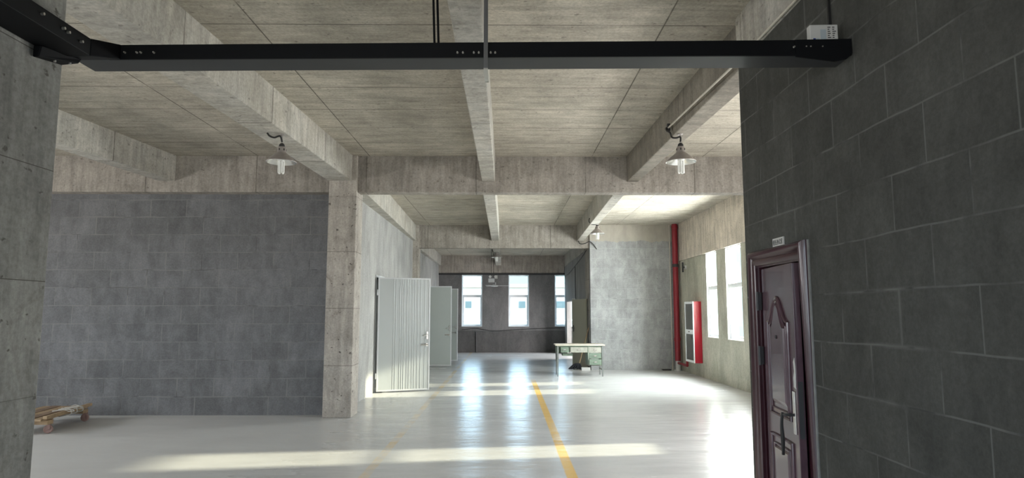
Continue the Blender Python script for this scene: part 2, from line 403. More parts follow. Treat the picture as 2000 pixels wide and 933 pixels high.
M['palecyan'] = flat('pale_cyan_print', (0.45, 0.52, 0.56), 0.5)
M['card'] = flat('white_carton', (0.62, 0.62, 0.60), 0.6, var=0.05)
M['house'] = flat('white_render', (0.48, 0.42, 0.36), 0.9, var=0.04, scale=0.3)
M['house_y'] = flat('cream_render', (0.42, 0.33, 0.20), 0.9, var=0.05, scale=0.3)
M['house_w'] = flat('grey_window_glass', (0.10, 0.13, 0.125), 0.5)
M['hill'] = flat('hazy_green_hill', (0.17, 0.20, 0.18), 0.95, var=0.1, scale=0.02)
M['ground'] = flat('pale_ground', (0.18, 0.19, 0.17), 0.95, var=0.1, scale=0.05)

# ---------------------------------------------------------------- structure
def struct(name, bm, mat, label, cat, **k): return tag(obj(name, bm, mat, **k), label, cat, kind='structure')
def wall_y(bm, x0, x1, y0, y1, z0, z1, holes):
    """wall slab lying along X, thickness y0..y1, rectangular holes (xa, xb, za, zb)"""
    xs = sorted({x0, x1, *[h[0] for h in holes], *[h[1] for h in holes]}); zs = sorted({z0, z1, *[h[2] for h in holes], *[h[3] for h in holes]})
    for a, b in zip(xs, xs[1:]):
        run = None
        for c, d in zip(zs, zs[1:]):
            mx, mz = (a + b) / 2, (c + d) / 2
            hole = any(h[0] < mx < h[1] and h[2] < mz < h[3] for h in holes)
            if hole:
                if run: box(bm, a, b, y0, y1, run[0], run[1]); run = None
            else: run = (run[0], d) if run else (c, d)
        if run: box(bm, a, b, y0, y1, run[0], run[1])
def wall_x(bm, y0, y1, x0, x1, z0, z1, holes):
    t = B(); wall_y(t, y0, y1, x0, x1, z0, z1, holes)
    me = bpy.data.meshes.new('t'); 
    for v in t.verts: v.co = Vector((v.co.y, v.co.x, v.co.z))
    t.to_mesh(me); t.free(); bm.from_mesh(me); bpy.data.meshes.remove(me)

ZS, ZL, ZX = 4.27, 3.84, 3.66      # slab, long-beam and cross-beam undersides
struct('floor', boxes((-10.9, 5.6, -7.3, 28.8, -0.25, 0)), M['floor'], 'glossy pale grey-green painted floor with worn yellow lines', 'floor')
struct('ceiling', boxes((-10.9, 5.6, -7.3, 19.9, ZS, 4.6), (-10.9, 5.6, 19.9, 28.8, 4.085, 4.6)), M['slab'], 'bare board-marked concrete ceiling slab', 'ceiling')

bm = B(); wall_x(bm, -7.3, 28.8, 5.12, 5.38, 0, ZS, [(a, b, WIN_Z0, WIN_Z1) for a, b in RIGHT_WINDOWS])
struct('wall_right', bm, M['window_wall'], 'olive-grey plastered wall with tall narrow windows and red cabinet', 'wall')
bm = B(); wall_x(bm, -7.3, 28.8, -10.7, -10.5, 0, ZS, [(a, b, WIN_Z0, WIN_Z1) for a, b in UNSEEN_LEFT_WINDOWS])
struct('wall_left', bm, M['plain_wall'], 'outer wall on the far left out of view', 'wall')
bm = B(); wall_y(bm, -10.5, 5.12, -7.2, -7.0, 0, ZS, [(a, b, WIN_Z0, WIN_Z1) for a, b in UNSEEN_REAR_WINDOWS])
struct('wall_rear', bm, M['plain_wall'], 'wall behind the viewer', 'wall')
bm = B(); wall_y(bm, -10.5, 5.12, 28.35, 28.65, 0, 4.085, [(a, b, 1.08, 3.26) for a, b in FAR_WINDOWS])
struct('wall_back', bm, M['far_wall'], 'dark grey plastered end wall with three narrow windows', 'wall')
struct('wall_block_left', boxes((-10.5, -2.9, 11.18, 11.38, 0, ZX)), M['block_left'], 'dark grey block wall behind the wooden dolly', 'wall')
# office wall, door opening 4.62..5.38
bm = B(); wall_x(bm, -7.0, 5.68, 2.06, 2.24, 0, ZL, [(4.60, 5.40, 0, 2.06)])
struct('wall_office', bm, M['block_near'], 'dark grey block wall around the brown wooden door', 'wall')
struct('wall_office_end', boxes((2.24, 5.12, 5.50, 5.68, 0, ZS)), M['office'], 'end wall of the office behind the wooden door', 'wall')
# partitions left
bm = B(); wall_x(bm, 11.36, 19.82, -2.97, -2.77, 0, ZL, [(14.20, 15.22, 0, 2.42)])
struct('wall_partition', bm, M['partition'], 'pale plastered partition behind the open white panel door', 'wall')
bm = B(); wall_x(bm, 20.1, 28.35, -3.05, -2.85, 0, 4.085, [(21.0, 22.0, 0, 2.48), (23.2, 24.2, 0, 2.48)])
struct('wall_partition_far', bm, M['partition'], 'grey partition beyond the second left column', 'wall')
struct('wall_block_middle', boxes((2.50, 5.12, 19.72, 19.98, 0, ZS)), M['block_mid'], 'light grey block wall behind the green desk', 'wall')
bm = B(); wall_x(bm, 20.85, 28.35, 2.50, 2.68, 0, 3.62, [(20.95, 25.2, 0, 0.001), (21.3, 26.6, 2.09, 2.0901)])
bm.free(); bm = B(); wall_x(bm, 20.85, 28.35, 2.50, 2.68, 0, 4.085, [(24.6, 27.4, 0, 2.1)])
struct('wall_side_room', bm, M['side_wall'], 'grey plastered side wall above the beige door', 'wall')
struct('column', boxes((2.49, 2.85, 19.98, 20.85, 0, 4.085)), M['column'], 'brown-grey concrete column beside the beige door', 'column')

def long_beam(pts_near, pts_far, z0, z1, label, mat=None):
    """pts: (y, xleft, xright)"""
    (ya, la, ra), (yb, lb, rb) = pts_near, pts_far
    bm = B(); hexa(bm, [(la, ya, z0), (ra, ya, z0), (rb, yb, z0), (lb, yb, z0), (la, ya, z1), (ra, ya, z1), (rb, yb, z1), (lb, yb, z1)])
    return struct('ceiling_beam', bm, mat or M['beam_y'], label, 'beam', bevel=0.012)
long_beam((-7.0, -3.70, -3.32), (10.95, -2.95, -2.55), ZL, ZS + .01, 'heavy concrete beam running to the left middle column')
long_beam((-7.0, -7.6, -7.35), (10.95, -5.77, -5.50), ZL, ZS + .01, 'concrete beam meeting the wall above the dark block wall')
long_beam((-7.0, -0.44, -0.18), (10.95, -0.40, -0.18), ZL, ZS + .01, 'narrow concrete beam down the middle of the near ceiling')
long_beam((-7.0, 2.045, 2.24), (5.68, 2.045, 2.27), ZL, ZS + .01, 'concrete beam on top of the near right block wall')
long_beam((5.68, 2.09, 2.34), (10.95, 2.02, 2.21), ZL, ZS + .01, 'concrete beam carrying the cream conduit and right pendant lamp', M['beam_r_shaded'])
long_beam((11.2, -2.80, -2.50), (19.85, -2.95, -2.69), 3.80, ZS + .01, 'pale concrete beam above the left partition')
long_beam((11.2, -0.42, -0.19), (19.85, -0.43, -0.20), 3.80, ZS + .01, 'narrow concrete beam in the middle of the second bay')
long_beam((11.2, 1.93, 2.15), (19.85, 2.13, 2.33), 3.80, ZS + .01, 'concrete beam above the pendant lamp by the grey block wall')
long_beam((20.0, -3.0, -2.70), (28.35, -3.0, -2.76), 3.66, 4.09, 'concrete beam over the far left partition')
long_beam((20.0, -0.42, -0.19), (28.35, -0.43, -0.20), 3.66, 4.09, 'narrow concrete beam in the farthest bay')
long_beam((20.86, 2.46, 2.49), (28.35, 2.48, 2.495), 3.60, 4.09, 'concrete edge beam over the beige door')
long_beam((5.68, 5.09, 5.13), (19.72, 5.09, 5.13), 3.17, ZS + .01, 'deep concrete beam above the right hand windows', M['wbeam'])
struct('cross_beam', boxes((-10.5, 5.12, 10.95, 11.2, ZX, ZS + .01)), M['beam_x'], 'first concrete beam crossing the whole hall', 'beam', bevel=0.01)
struct('cross_beam', boxes((-3.0, 2.50, 19.78, 20.02, 3.58, ZS + .01)), M['beam_x'], 'second concrete beam crossing the hall beyond the partition', 'beam', bevel=0.01)
struct('cross_beam', boxes((-3.0, 2.48, 28.27, 28.35, 3.33, 4.09)), M['beam_far'], 'far concrete beam above the end windows', 'beam')
struct('trim_shadow_strip', boxes((-2.85, 2.50, 28.25, 28.35, 3.262, 3.33)), M['dark'], 'thin black strip for the shadow gap above the end windows', 'trim')  # black strip drawn as the shadow gap under the far beam
struct('column', boxes((-2.93, -2.47, 10.88, 11.36, 0, ZS)), M['column'], 'rough concrete column between dark block wall and partition', 'column', bevel=0.012)
struct('column', boxes((-2.93, -2.59, 19.74, 20.12, 0, ZS)), M['column'], 'smaller concrete column farther along the left partition', 'column', bevel=0.01)
struct('column', boxes((-3.0, -2.55, 3.17, 3.72, 0, ZS)), M['near_column'], 'grey concrete column at the left edge carrying the steel', 'column', bevel=0.012)

# windows
def window(n, axis, a, b, z0, z1, trans, depth_pos, label, outward=1):
    """axis 'y': lies in wall along X (end wall); axis 'x': lies in wall along Y."""
    def mp(bm, u0, u1, w0, w1, za, zb):
        if axis == 'y': box(bm, u0, u1, w0, w1, za, zb)
        else: box(bm, w0, w1, u0, u1, za, zb)
    c = (a + b) / 2
    loc = (c, depth_pos, z0) if axis == 'y' else (depth_pos, c, z0)
    w = thing('window_%d' % n, (0, 0, 0), label, 'window', kind='structure')
    d0, d1 = depth_pos, depth_pos + 0.06
    f = B(); t = 0.045
    for q in ((a, a + t, z0, z1), (b - t, b, z0, z1), (a + t, b - t, z0, z0 + t), (a + t, b - t, z1 - t, z1), (a + t, b - t, trans - 0.03, trans + 0.03)):
        mp(f, q[0], q[1], d0, d1, q[2], q[3])
    fr = obj('window_frame', f, M['white'], w)
    s = B(); k = 0.04; A, C, Z0, Z1 = a + t, b - t, z0 + t, trans - 0.03
    for q in ((A, A + k, Z0, Z1), (C - k, C, Z0, Z1), (A + k, C - k, Z0, Z0 + k), (A + k, C - k, Z1 - k, Z1)):
        mp(s, q[0], q[1], d0 + 0.01, d1 - 0.01, q[2], q[3])
    sash = obj('window_sash', s, M['white'], w)
    p = B(); mp(p, A + k, C - k, d0 + 0.028, d0 + 0.033, Z0 + k, Z1 - k); obj('glass_pane', p, M['glass'], w)
    p = B(); mp(p, a + t, b - t, d0 + 0.028, d0 + 0.033, trans + 0.03, z1 - t); obj('glass_pane', p, M['glass'], w)
    # painted reveal lining
    r = B(); e = 0.012
    face = (28.352 if axis == 'y' else 5.122)
    mp(r, a, a + e, face, d0, z0, z1); mp(r, b - e, b, face, d0, z0, z1); mp(r, a + e, b - e, face - 0.015, d0, z0, z0 + e); mp(r, a + e, b - e, face, d0, z1 - e, z1)
    obj('window_reveal', r, M['reveal'], w)
n = 1
names = ['left hand window in the dark end wall', 'middle window in the dark end wall', 'right hand window of the end wall, partly hidden by side wall']
for (a, b), l in zip(FAR_WINDOWS, names):
    window(n, 'y', a, b, 1.08, 3.26, 2.385, 28.47, 'tall white-framed ' + l); n += 1
lab = ['hidden right wall window nearest the viewer', 'second hidden right wall window',
       'tall white-framed window nearer the brown door in the right wall', 'tall white-framed window beside the red hose cabinet']
for (a, b), l in zip(RIGHT_WINDOWS, lab):
    if n > 7 or n == 4 or True: window(n, 'x', a, b, WIN_Z0, WIN_Z1, 2.30, 5.165, l); n += 1

# ---------------------------------------------------------------- doors
def panel_door(n, hinge, free, top, label, mat, ribs=True, framebox=None, leaf_name='door_leaf'):
    """open sheet-steel door leaf standing from hinge to free point (x, y)"""
    hx, hy = hinge; fx, fy = free
    w = math.hypot(fx - hx, fy - hy); ang = math.atan2(fy - hy, fx - hx)
    d = thing('door_%d' % n, (hx, hy, 0), label, 'door', rz=ang, kind='structure')
    lf = obj('door_leaf', boxes((0.03, w - 0.03, 0.0, 0.045, 0.06, top - 0.03)), mat, d)
    f = boxes((0, 0.03, -0.006, 0.05, 0.03, top), (w - 0.03, w, -0.006, 0.05, 0.03, top), (0.03, w - 0.03, -0.006, 0.05, top - 0.03, top), (0.03, w - 0.03, -0.006, 0.05, 0.03, 0.06))
    obj('door_edge_trim', f, M['doorframe'], d, bevel=0.003)
    if ribs:
        r = B(); xs = [0.30, 0.34, 0.42, 0.46, 0.50, 0.56, 0.60, 0.66, 0.70, 0.76, 0.82, 0.90]
        for x in xs:
            x = x * w
            tube(r, [(x, -0.001, 0.06), (x, -0.001, top - 0.03)], 0.0045, 6)
        obj('pressed_rib', r, mat, lf)
    h = B(); box(h, w - 0.075, w - 0.045, -0.018, -0.004, 1.10, 1.26)
    tube(h, [(w - 0.06, -0.02, 1.20), (w - 0.06, -0.055, 1.20), (w - 0.10, -0.06, 1.19), (w - 0.17, -0.06, 1.17)], 0.009, 8)
    obj('lever_handle', h, M['chrome'], d, smooth=True)
    h = B(); tube(h, [(w - 0.20, -0.03, 0.985), (w - 0.05, -0.03, 0.985)], 0.014, 8); box(h, w - 0.09, w - 0.05, -0.03, -0.006, 0.955, 1.015)
    obj('deadbolt', h, M['chrome'], d)
    for z in (0.35, top - 0.32):
        hb = B(); tube(hb, [(-0.012, 0.01, z - 0.06), (-0.012, 0.01, z + 0.06)], 0.014, 8); obj('hinge', hb, M['white'], d)
    if framebox:
        x0, ya, yb = framebox    # wall face x, opening range
        q = B(); inv = d.matrix_basis.inverted()
        inv = (Matrix.Translation((hx, hy, 0)) @ Matrix.Rotation(ang, 4, 'Z')).inverted()
        for bx in ((x0 - 0.2, x0 + 0.012, ya - 0.0, ya + 0.05, 0, top + 0.06), (x0 - 0.2, x0 + 0.012, yb - 0.05, yb, 0, top + 0.06), (x0 - 0.2, x0 + 0.012, ya + 0.05, yb - 0.05, top + 0.01, top + 0.06)):
            box(q, *bx, M=inv)
        obj('door_frame', q, M['doorframe'], d)
    return d
d = panel_door(1, (-2.70, 14.14), (-1.645, 14.56), 2.41, 'open pale ribbed sheet-steel door, nearest on the left partition', M['paneldoor'], framebox=(-2.77, 14.20, 15.22))
# torn foam bits above the frame of the first door
panel_door(2, (-2.74, 20.93), (-1.695, 20.90), 2.49, 'open grey-green steel door, half hidden behind the nearest door', M['paneldoor2'], ribs=False, framebox=(-2.85, 21.0, 22.0))
panel_door(3, (-2.74, 23.12), (-1.655, 23.10), 2.49, 'narrow visible strip of the farthest open steel door on left', M['paneldoor2'], ribs=False, framebox=(-2.85, 23.2, 24.2))

# beige door at the right of the far bay
hx, hy = 2.455, 20.15; fx, fy = 2.13, 21.08
hx, hy, fx, fy = 2.44, 20.20, 2.10, 20.95
w = math.hypot(fx - hx, fy - hy); ang = math.atan2(fy - hy, fx - hx)
d = thing('door_4', (hx, hy, 0), 'open olive-beige door standing behind the green desk', 'door', rz=ang, kind='structure')
obj('door_leaf', boxes((0, w, -0.02, 0.025, 0.03, 2.08)), M['beige'], d)
obj('door_edge_trim', boxes((w, w + 0.012, -0.024, 0.03, 0.03, 2.08)), M['white'], d)
h = B(); s_ = 1
box(h, w - 0.09, w - 0.05, 0.025, 0.035, 1.08, 1.28); tube(h, [(w - 0.07, 0.03, 1.2), (w - 0.07, 0.08, 1.2), (w - 0.2, 0.085, 1.19)], 0.013, 8)
obj('lever_handle', h, M['dark'], d)
tag(obj('door_post', boxes((2.14, 2.24, 21.5, 21.56, 0, 2.12)), M['white']), 'white door post left of the olive-beige door', 'post')

# ---- brown wooden door in the near right wall
XW = 2.06
d = thing('door_5', (XW, 5.38, 0), 'dark red-brown moulded wooden door standing ajar in block wall', 'door', kind='structure')
def loc(p): return (p[0] - XW, p[1] - 5.38, p[2])
def lbox(bm, x0, x1, y0, y1, z0, z1): box(bm, x0 - XW, x1 - XW, y0 - 5.38, y1 - 5.38, z0, z1)
# casing with stepped moulding profile swept round the opening
prof = [(0.0, 0.0), (0.0, -0.030), (0.018, -0.045), (0.035, -0.045), (0.050, -0.030), (0.075, -0.052), (0.100, -0.056), (0.115, -0.040), (0.122, -0.018), (0.122, 0.0)]  # (outwards from opening, proud of wall)
def casing(bm, ya, yb, zt):
    rings = []
    for (o, pr) in prof:
        rings.append([(pr, yb + o, 0.0), (pr, yb + o, zt + o), (pr if o > 0.06 else pr * 0.3, ya - o, zt + o), (pr * 0.16, ya - o, 0.0)])
    V = [[bm.verts.new(loc((XW + x, y, z))) for x, y, z in r] for r in rings]
    for i in range(len(V) - 1):
        for k in range(3): bm.faces.new((V[i][k], V[i][k + 1], V[i + 1][k + 1], V[i + 1][k]))
    for k in (0, 3): bm.faces.new([r[k] for r in V])
bm = B(); casing(bm, 4.625, 5.395, 2.045)
fr = obj('door_casing', bm, M['wood_frame'], d, smooth=True)
bm = B(); lbox(bm, 2.055, 2.235, 5.375, 5.398, 0, 2.05); lbox(bm, 2.055, 2.235, 4.602, 4.63, 0, 2.05); lbox(bm, 2.055, 2.235, 4.63, 5.375, 2.03, 2.055)
obj('door_jamb', bm, M['wood_frame'], d)
bm = B(); lbox(bm, 2.052, 2.062, 4.480, 4.502, 0, 2.165); obj('mortar_edge', bm, M['mortar'], d)
d['label'] = 'dark red-brown moulded wooden door standing ajar in block wall'
# leaf: local frame, x along the width from the hinge, y = out of the face towards hall
W_ = 0.735; PHI = math.radians(5.5)
lf = bpy.data.objects.new('door_leaf', None); COL.objects.link(lf); lf.parent = d
lf.location = (-0.005, -0.045, 0.0); 
# width axis points to -Y rotated towards -X
lf.rotation_euler = (0, 0, -PI / 2 - PHI)
# in leaf space +x is along width; hall side is -y
bm = B(); box(bm, 0, W_, 0.0, 0.05, 0.015, 2.015)
leaf = obj('leaf_panel', bm, M['wood_door'], lf, bevel=0.004)
bpy.data.objects.remove(lf); 
leaf.name = 'door_leaf'; leaf.parent = d; leaf.location = (-0.005, -0.045, 0.0); leaf.rotation_euler = (0, 0, -PI / 2 - PHI)
def ogee(x0, x1, z0, zs, zp, inset=0.0):
    pts = [(x0 + inset, z0 + inset), (x1 - inset, z0 + inset), (x1 - inset, zs - inset * 0.6)]
    n = 14; c = (x0 + x1) / 2
    for i in range(1, n):
        t = i / n; x = (x1 - inset) + (x0 - x1 + 2 * inset) * t
        s = 0.5 - 0.5 * math.cos(2 * PI * t); s = s ** 1.15
        pts.append((x, (zs - inset * 0.6) + (zp - zs) * s))
    pts.append((x0 + inset, zs - inset * 0.6))
    return pts
def mould(pts, r, name, y=-0.004):
    b = B(); tube(b, [(x, y, z) for x, z in pts], r, 8, closed=True); return obj(name, b, M['wood_door'], leaf, smooth=True)
mould(ogee(0.13, W_ - 0.13, 0.92, 1.60, 1.78), 0.014, 'panel_moulding')
mould(ogee(0.13, W_ - 0.13, 0.92, 1.60, 1.78, 0.045), 0.009, 'panel_moulding')
def field(pts, name, inner=0.03, out=-0.014):
    b = B(); cx = sum(p[0] for p in pts) / len(pts); cz = sum(p[1] for p in pts) / len(pts)
    A = [b.verts.new((x, 0.001, z)) for x, z in pts]
    C = [b.verts.new((x + (cx - x) * 0.10, out, z + (cz - z) * 0.06)) for x, z in pts]
    for i in range(len(pts)):
        j = (i + 1) % len(pts); b.faces.new((A[i], A[j], C[j], C[i]))
    b.faces.new(C); return obj(name, b, M['wood_door'], leaf)
field(ogee(0.13, W_ - 0.13, 0.92, 1.60, 1.78, 0.075), 'raised_field')
rect = [(0.13, 0.16), (W_ - 0.13, 0.16), (W_ - 0.13, 0.76), (0.13, 0.76)]
def dense(r, n=6):
    out = []
    for i in range(4):
        a, c = r[i], r[(i + 1) % 4]
        for k in range(n): out.append((a[0] + (c[0] - a[0]) * k / n, a[1] + (c[1] - a[1]) * k / n))
    return out
mould(dense(rect), 0.014, 'panel_moulding')
r2 = [(0.19, 0.22), (W_ - 0.19, 0.22), (W_ - 0.19, 0.70), (0.19, 0.70)]
mould(dense(r2), 0.009, 'panel_moulding'); field(dense([(0.205, 0.235), (W_ - 0.205, 0.235), (W_ - 0.205, 0.685), (0.205, 0.685)]), 'raised_field')
b = B(); tube(b, [(W_ / 2, 0.002, 1.49), (W_ / 2, -0.02, 1.49)], 0.013, 12); obj('peephole', b, M['dark'], leaf)
b = B(); box(b, W_ - 0.085, W_ - 0.035, -0.008, 0.0, 0.84, 1.13); lp = obj('lock_plate', b, M['chrome'], leaf, bevel=0.003)
b = B(); box(b, W_, W_ + 0.004, 0.008, 0.040, 0.82, 1.20); obj('lock_faceplate', b, M['dark'], leaf)
b = B(); tube(b, smooth_path([(W_ - 0.06, -0.006, 0.97), (W_ - 0.06, -0.05, 0.97), (W_ - 0.09, -0.06, 0.968), (W_ - 0.17, -0.06, 0.955)], 5), 0.010, 8)
obj('lever_handle', b, M['dark'], leaf, smooth=True)
b = B(); tube(b, smooth_path([(W_ - 0.12, -0.065, 0.98), (W_ - 0.12, -0.075, 0.9), (W_ - 0.115, -0.07, 0.80), (W_ - 0.13, -0.07, 0.69)], 6), 0.011, 6)
tube(b, smooth_path([(W_ - 0.125, -0.065, 0.975), (W_ - 0.15, -0.07, 0.90), (W_ - 0.15, -0.07, 0.78), (W_ - 0.13, -0.07, 0.69)], 6), 0.007, 6)
tag(obj('hanging_strap', b, M['black'], smooth=True), 'black cord looped over the handle of the brown door', 'strap')
st = bpy.data.objects['hanging_strap']
st.matrix_world = Matrix.Translation((XW - 0.005, 5.335, 0)) @ Matrix.Rotation(-PI / 2 - PHI, 4, 'Z')
# white torn paper seal near the latch
b = B()
vs = [(W_ - 0.05, 1.16), (W_ - 0.008, 1.15), (W_ - 0.004, 1.30), (W_ - 0.02, 1.36), (W_ - 0.045, 1.33), (W_ - 0.035, 1.27), (W_ - 0.055, 1.22)]
A = [b.verts.new((x, -0.001, z)) for x, z in vs]; C = [b.verts.new((x, -0.004, z)) for x, z in vs]
b.faces.new(A); b.faces.new(C[::-1])
for i in range(len(vs)): b.faces.new((A[i], C[i], C[(i + 1) % len(vs)], A[(i + 1) % len(vs)]))
obj('torn_sticker', b, M['plate'], leaf)
for z in (1.33, 1.76):
    b = B(); lbox(b, 2.018, 2.05, 5.335, 5.372, z - 0.07, z + 0.07); tube(b, [loc((2.02, 5.345, z - 0.075)), loc((2.02, 5.345, z + 0.075))], 0.012, 8)
    obj('hinge', b, M['dark'], d)

# sign over the door
sg = thing('room_sign', (XW, 4.97, 2.155), 'small white plate with black characters above the brown door', 'sign')
obj('sign_plate', boxes((-0.012, 0, -0.098, 0.098, 0, 0.075)), M['plate'], sg, bevel=0.002)
obj('sign_slot', boxes((-0.016, 0, -0.095, 0.095, -0.022, -0.006)), M['alu_out'], sg)
cu = bpy.data.curves.new('t', 'FONT'); cu.body = '组长办公室'; cu.size = 0.042; cu.extrude = 0.0006; cu.align_x = 'CENTER'; cu.align_y = 'CENTER'
to = bpy.data.objects.new('t', cu); COL.objects.link(to)
dg = bpy.context.evaluated_depsgraph_get(); me = bpy.data.meshes.new_from_object(to.evaluated_get(dg)); bpy.data.objects.remove(to)
me.materials.clear(); me.materials.append(M['ink'])
xs = [v.co.x for v in me.vertices]; k = 0.175 / max(0.01, max(xs) - min(xs))
for v in me.vertices: v.co = Vector((v.co.x * k, v.co.y * k * 1.25, v.co.z))
lt = bpy.data.objects.new('sign_lettering', me); COL.objects.link(lt); lt.parent = sg
# text faces -X; its x runs to -Y
lt.matrix_local = Matrix.Translation((-0.0130, 0, 0.040)) @ Matrix(((0, 0, -1, 0), (-1, 0, 0, 0), (0, 1, 0, 0), (0, 0, 0, 1)))

# ---------------------------------------------------------------- steel
st = thing('steel_beam', (0, 3.80, 3.17), 'black steel beam spanning the hall overhead and turning at left column', 'beam')
O = Vector((0, 3.80, 3.17))
def sb(bm, c): hexa(bm, [Vector(p) - O for p in c])
XL, XR = -2.34, 2.058
bm = B(); sb(bm, [(XL, 3.80, 3.150), (XR, 3.80, 3.192), (XR, 3.812, 3.192), (XL, 3.812, 3.150), (XL, 3.80, 3.238), (XR, 3.80, 3.288), (XR, 3.812, 3.288), (XL, 3.812, 3.238)])
web = obj('front_web', bm, M['steel'], st)
bm = B(); sb(bm, [(-2.54, 3.812, 3.150), (XR, 3.812, 3.192), (XR, 4.0, 3.192), (-2.54, 4.0, 3.150), (-2.54, 3.812, 3.162), (XR, 3.812, 3.204), (XR, 4.0, 3.204), (-2.54, 4.0, 3.162)])
obj('bottom_flange', bm, M['steel_under'], st)
bm = B(); sb(bm, [(-2.54, 3.812, 3.226), (XR, 3.812, 3.276), (XR, 4.0, 3.276), (-2.54, 4.0, 3.226), (-2.54, 3.812, 3.238), (XR, 3.812, 3.288), (XR, 4.0, 3.288), (-2.54, 4.0, 3.238)])
obj('top_flange', bm, M['steel'], st)
bm = B(); sb(bm, [(-2.545, -1.0, 3.085), (-2.335, -1.0, 3.085), (-2.335, 3.62, 3.100), (-2.545, 3.62, 3.100), (-2.545, -1.0, 3.188), (-2.335, -1.0, 3.188), (-2.335, 3.62, 3.200), (-2.545, 3.62, 3.200)])
obj('side_beam', bm, M['steel'], st, bevel=0.004)
bm = B(); sb(bm, [(-2.545, 3.62, 3.100), (-2.333, 3.62, 3.100), (-2.27, 3.797, 3.148), (-2.545, 3.81, 3.148), (-2.545, 3.62, 3.2005), (-2.333, 3.62, 3.2005), (-2.27, 3.797, 3.239), (-2.545, 3.81, 3.239)])
obj('corner_gusset', bm, M['steel'], st, bevel=0.004)
bm = B(); sb(bm, [(-2.545, 3.47, 3.035), (-2.515, 3.47, 3.035), (-2.445, 3.70, 3.085), (-2.545, 3.70, 3.075), (-2.545, 3.47, 3.10), (-2.50, 3.47, 3.10), (-2.44, 3.72, 3.12), (-2.545, 3.72, 3.12)])
obj('support_bracket', bm, M['steel'], st, bevel=0.006)
bm = B(); sb(bm, [(1.90, 3.785, 3.165), (2.058, 3.785, 3.20), (2.058, 3.80, 3.20), (1.90, 3.80, 3.165), (1.90, 3.785, 3.283), (2.058, 3.785, 3.292), (2.058, 3.80, 3.292), (1.90, 3.80, 3.283)])
bm.free()
bm = B()
pp = [(1.72, 3.178), (1.95, 3.150), (2.02, 3.165), (2.056, 3.20), (2.056, 3.290), (1.72, 3.282)]
A = [bm.verts.new(Vector((x, 3.79, z)) - O) for x, z in pp]; C = [bm.verts.new(Vector((x, 3.80, z)) - O) for x, z in pp]
bm.faces.new(A); bm.faces.new(C[::-1])
for i in range(len(pp)): bm.faces.new((A[i], C[i], C[(i + 1) % len(pp)], A[(i + 1) % len(pp)]))
obj('end_plate', bm, M['steel'], st)
def beam_z(x, f=0.70): return 3.150 + (x - XL) / (XR - XL) * 0.042 + 0.092 * f
for px in (224, 248, 256, 282, 890, 901, 923, 933, 957, 966, 1571, 1595, 1604, 1628):
    x = (px - 988) / 1293 * 3.8
    b = B(); z = at_y(px, 103 if px < 1200 else 92, 3.80).z
    tube(b, [Vector((x, 3.802, z)) - O, Vector((x, 3.786, z)) - O], 0.0045, 6); tube(b, [Vector((x, 3.80, z)) - O, Vector((x, 3.797, z)) - O], 0.006, 10)
    obj('bolt', b, M['zinc'], st)
for (y, z) in ((3.22, 3.16), (3.38, 3.155), (3.42, 3.150), (3.53, 3.145)):
    b = B(); tube(b, [Vector((-2.337, y, z)) - O, Vector((-2.318, y, z)) - O], 0.0075, 6); obj('bolt', b, M['zinc'], st)
for (x, y) in ((-2.50, 3.58), (-2.47, 3.66)):
    b = B(); p = Vector((x, y, 3.068 + (y - 3.58) * 0.2)) - O; tube(b, [p, p + Vector((0, 0, -0.02))], 0.007, 6); obj('bolt', b, M['zinc'], st)

hr = B()
for dx in (-0.012, 0.012):
    tube(hr, [(-0.415 + dx, 3.82, 3.262), (-0.45 + dx, 3.80, ZS)], 0.007, 8)
tag(obj('hanging_rod', hr, M['steel']), 'thin double black rod from ceiling to the steel beam', 'rod')
fb = thing('hanging_bar', (-0.12, 3.785, 3.1), 'flat grey metal bar crossing in front of the steel beam', 'bar')
obj('flat_strap', boxes((-0.0125, 0.0125, 0, 0.008, 0.0, ZS - 3.1)), flat('grey_strap_steel', (0.14, 0.14, 0.14), 0.45, 0.3), fb)
obj('strap_foot', boxes((-0.0125, 0.0125, 0, 0.22, -0.008, 0.0), (-0.0125, 0.0125, 0.215, 0.225, -0.008, 0.02)), M['zinc'], fb)

# cartons on the beam
ct = thing('carton', (1.94, 3.90, 3.286), 'white printed carton standing on the right end of steel beam', 'box', rz=-0.05)
obj('carton_box', boxes((-0.085, 0.085, -0.02, 0.03, 0, 0.132)), M['card'], ct, bevel=0.006)
pr = boxes((-0.066, -0.052, -0.0215, -0.019, 0.02, 0.045), (-0.062, -0.056, -0.0215, -0.019, 0.012, 0.022)); obj('blue_print', pr, M['blueink'], ct)
obj('cyan_print', boxes((-0.052, -0.028, -0.0213, -0.019, 0.012, 0.045), (-0.022, 0.012, -0.0213, -0.019, 0.012, 0.10)), M['palecyan'], ct)
b = B()
for i in range(16):
    z = 0.02 + (i % 8) * 0.013; x = 0.022 + (i // 8) * 0.028
    box(b, x, x + 0.010 + random.random() * 0.014, -0.0213, -0.019, z, z + 0.005)
obj('black_print', b, M['ink'], ct)
c2 = thing('label_card', (2.015, 3.955, 3.286), 'smaller white card leaning behind the carton on the beam', 'card')
obj('card_sheet', boxes((-0.04, 0.038, 0, 0.01, 0, 0.118)), M['card'], c2, bevel=0.002)
b = B()
for i in range(6): box(b, 0.004 + i * 0.005, 0.0065 + i * 0.005, -0.001, 0, 0.02, 0.08)
obj('bar_print', b, M['ink'], c2)

# dark strip standing in for a dark gap on the office wall
tag(obj('wall_dark_strip', boxes((2.044, 2.06, 4.02, 4.035, 3.30, 3.835)), M['black']), 'black strip for a dark gap down the block wall above the carton', 'cable')

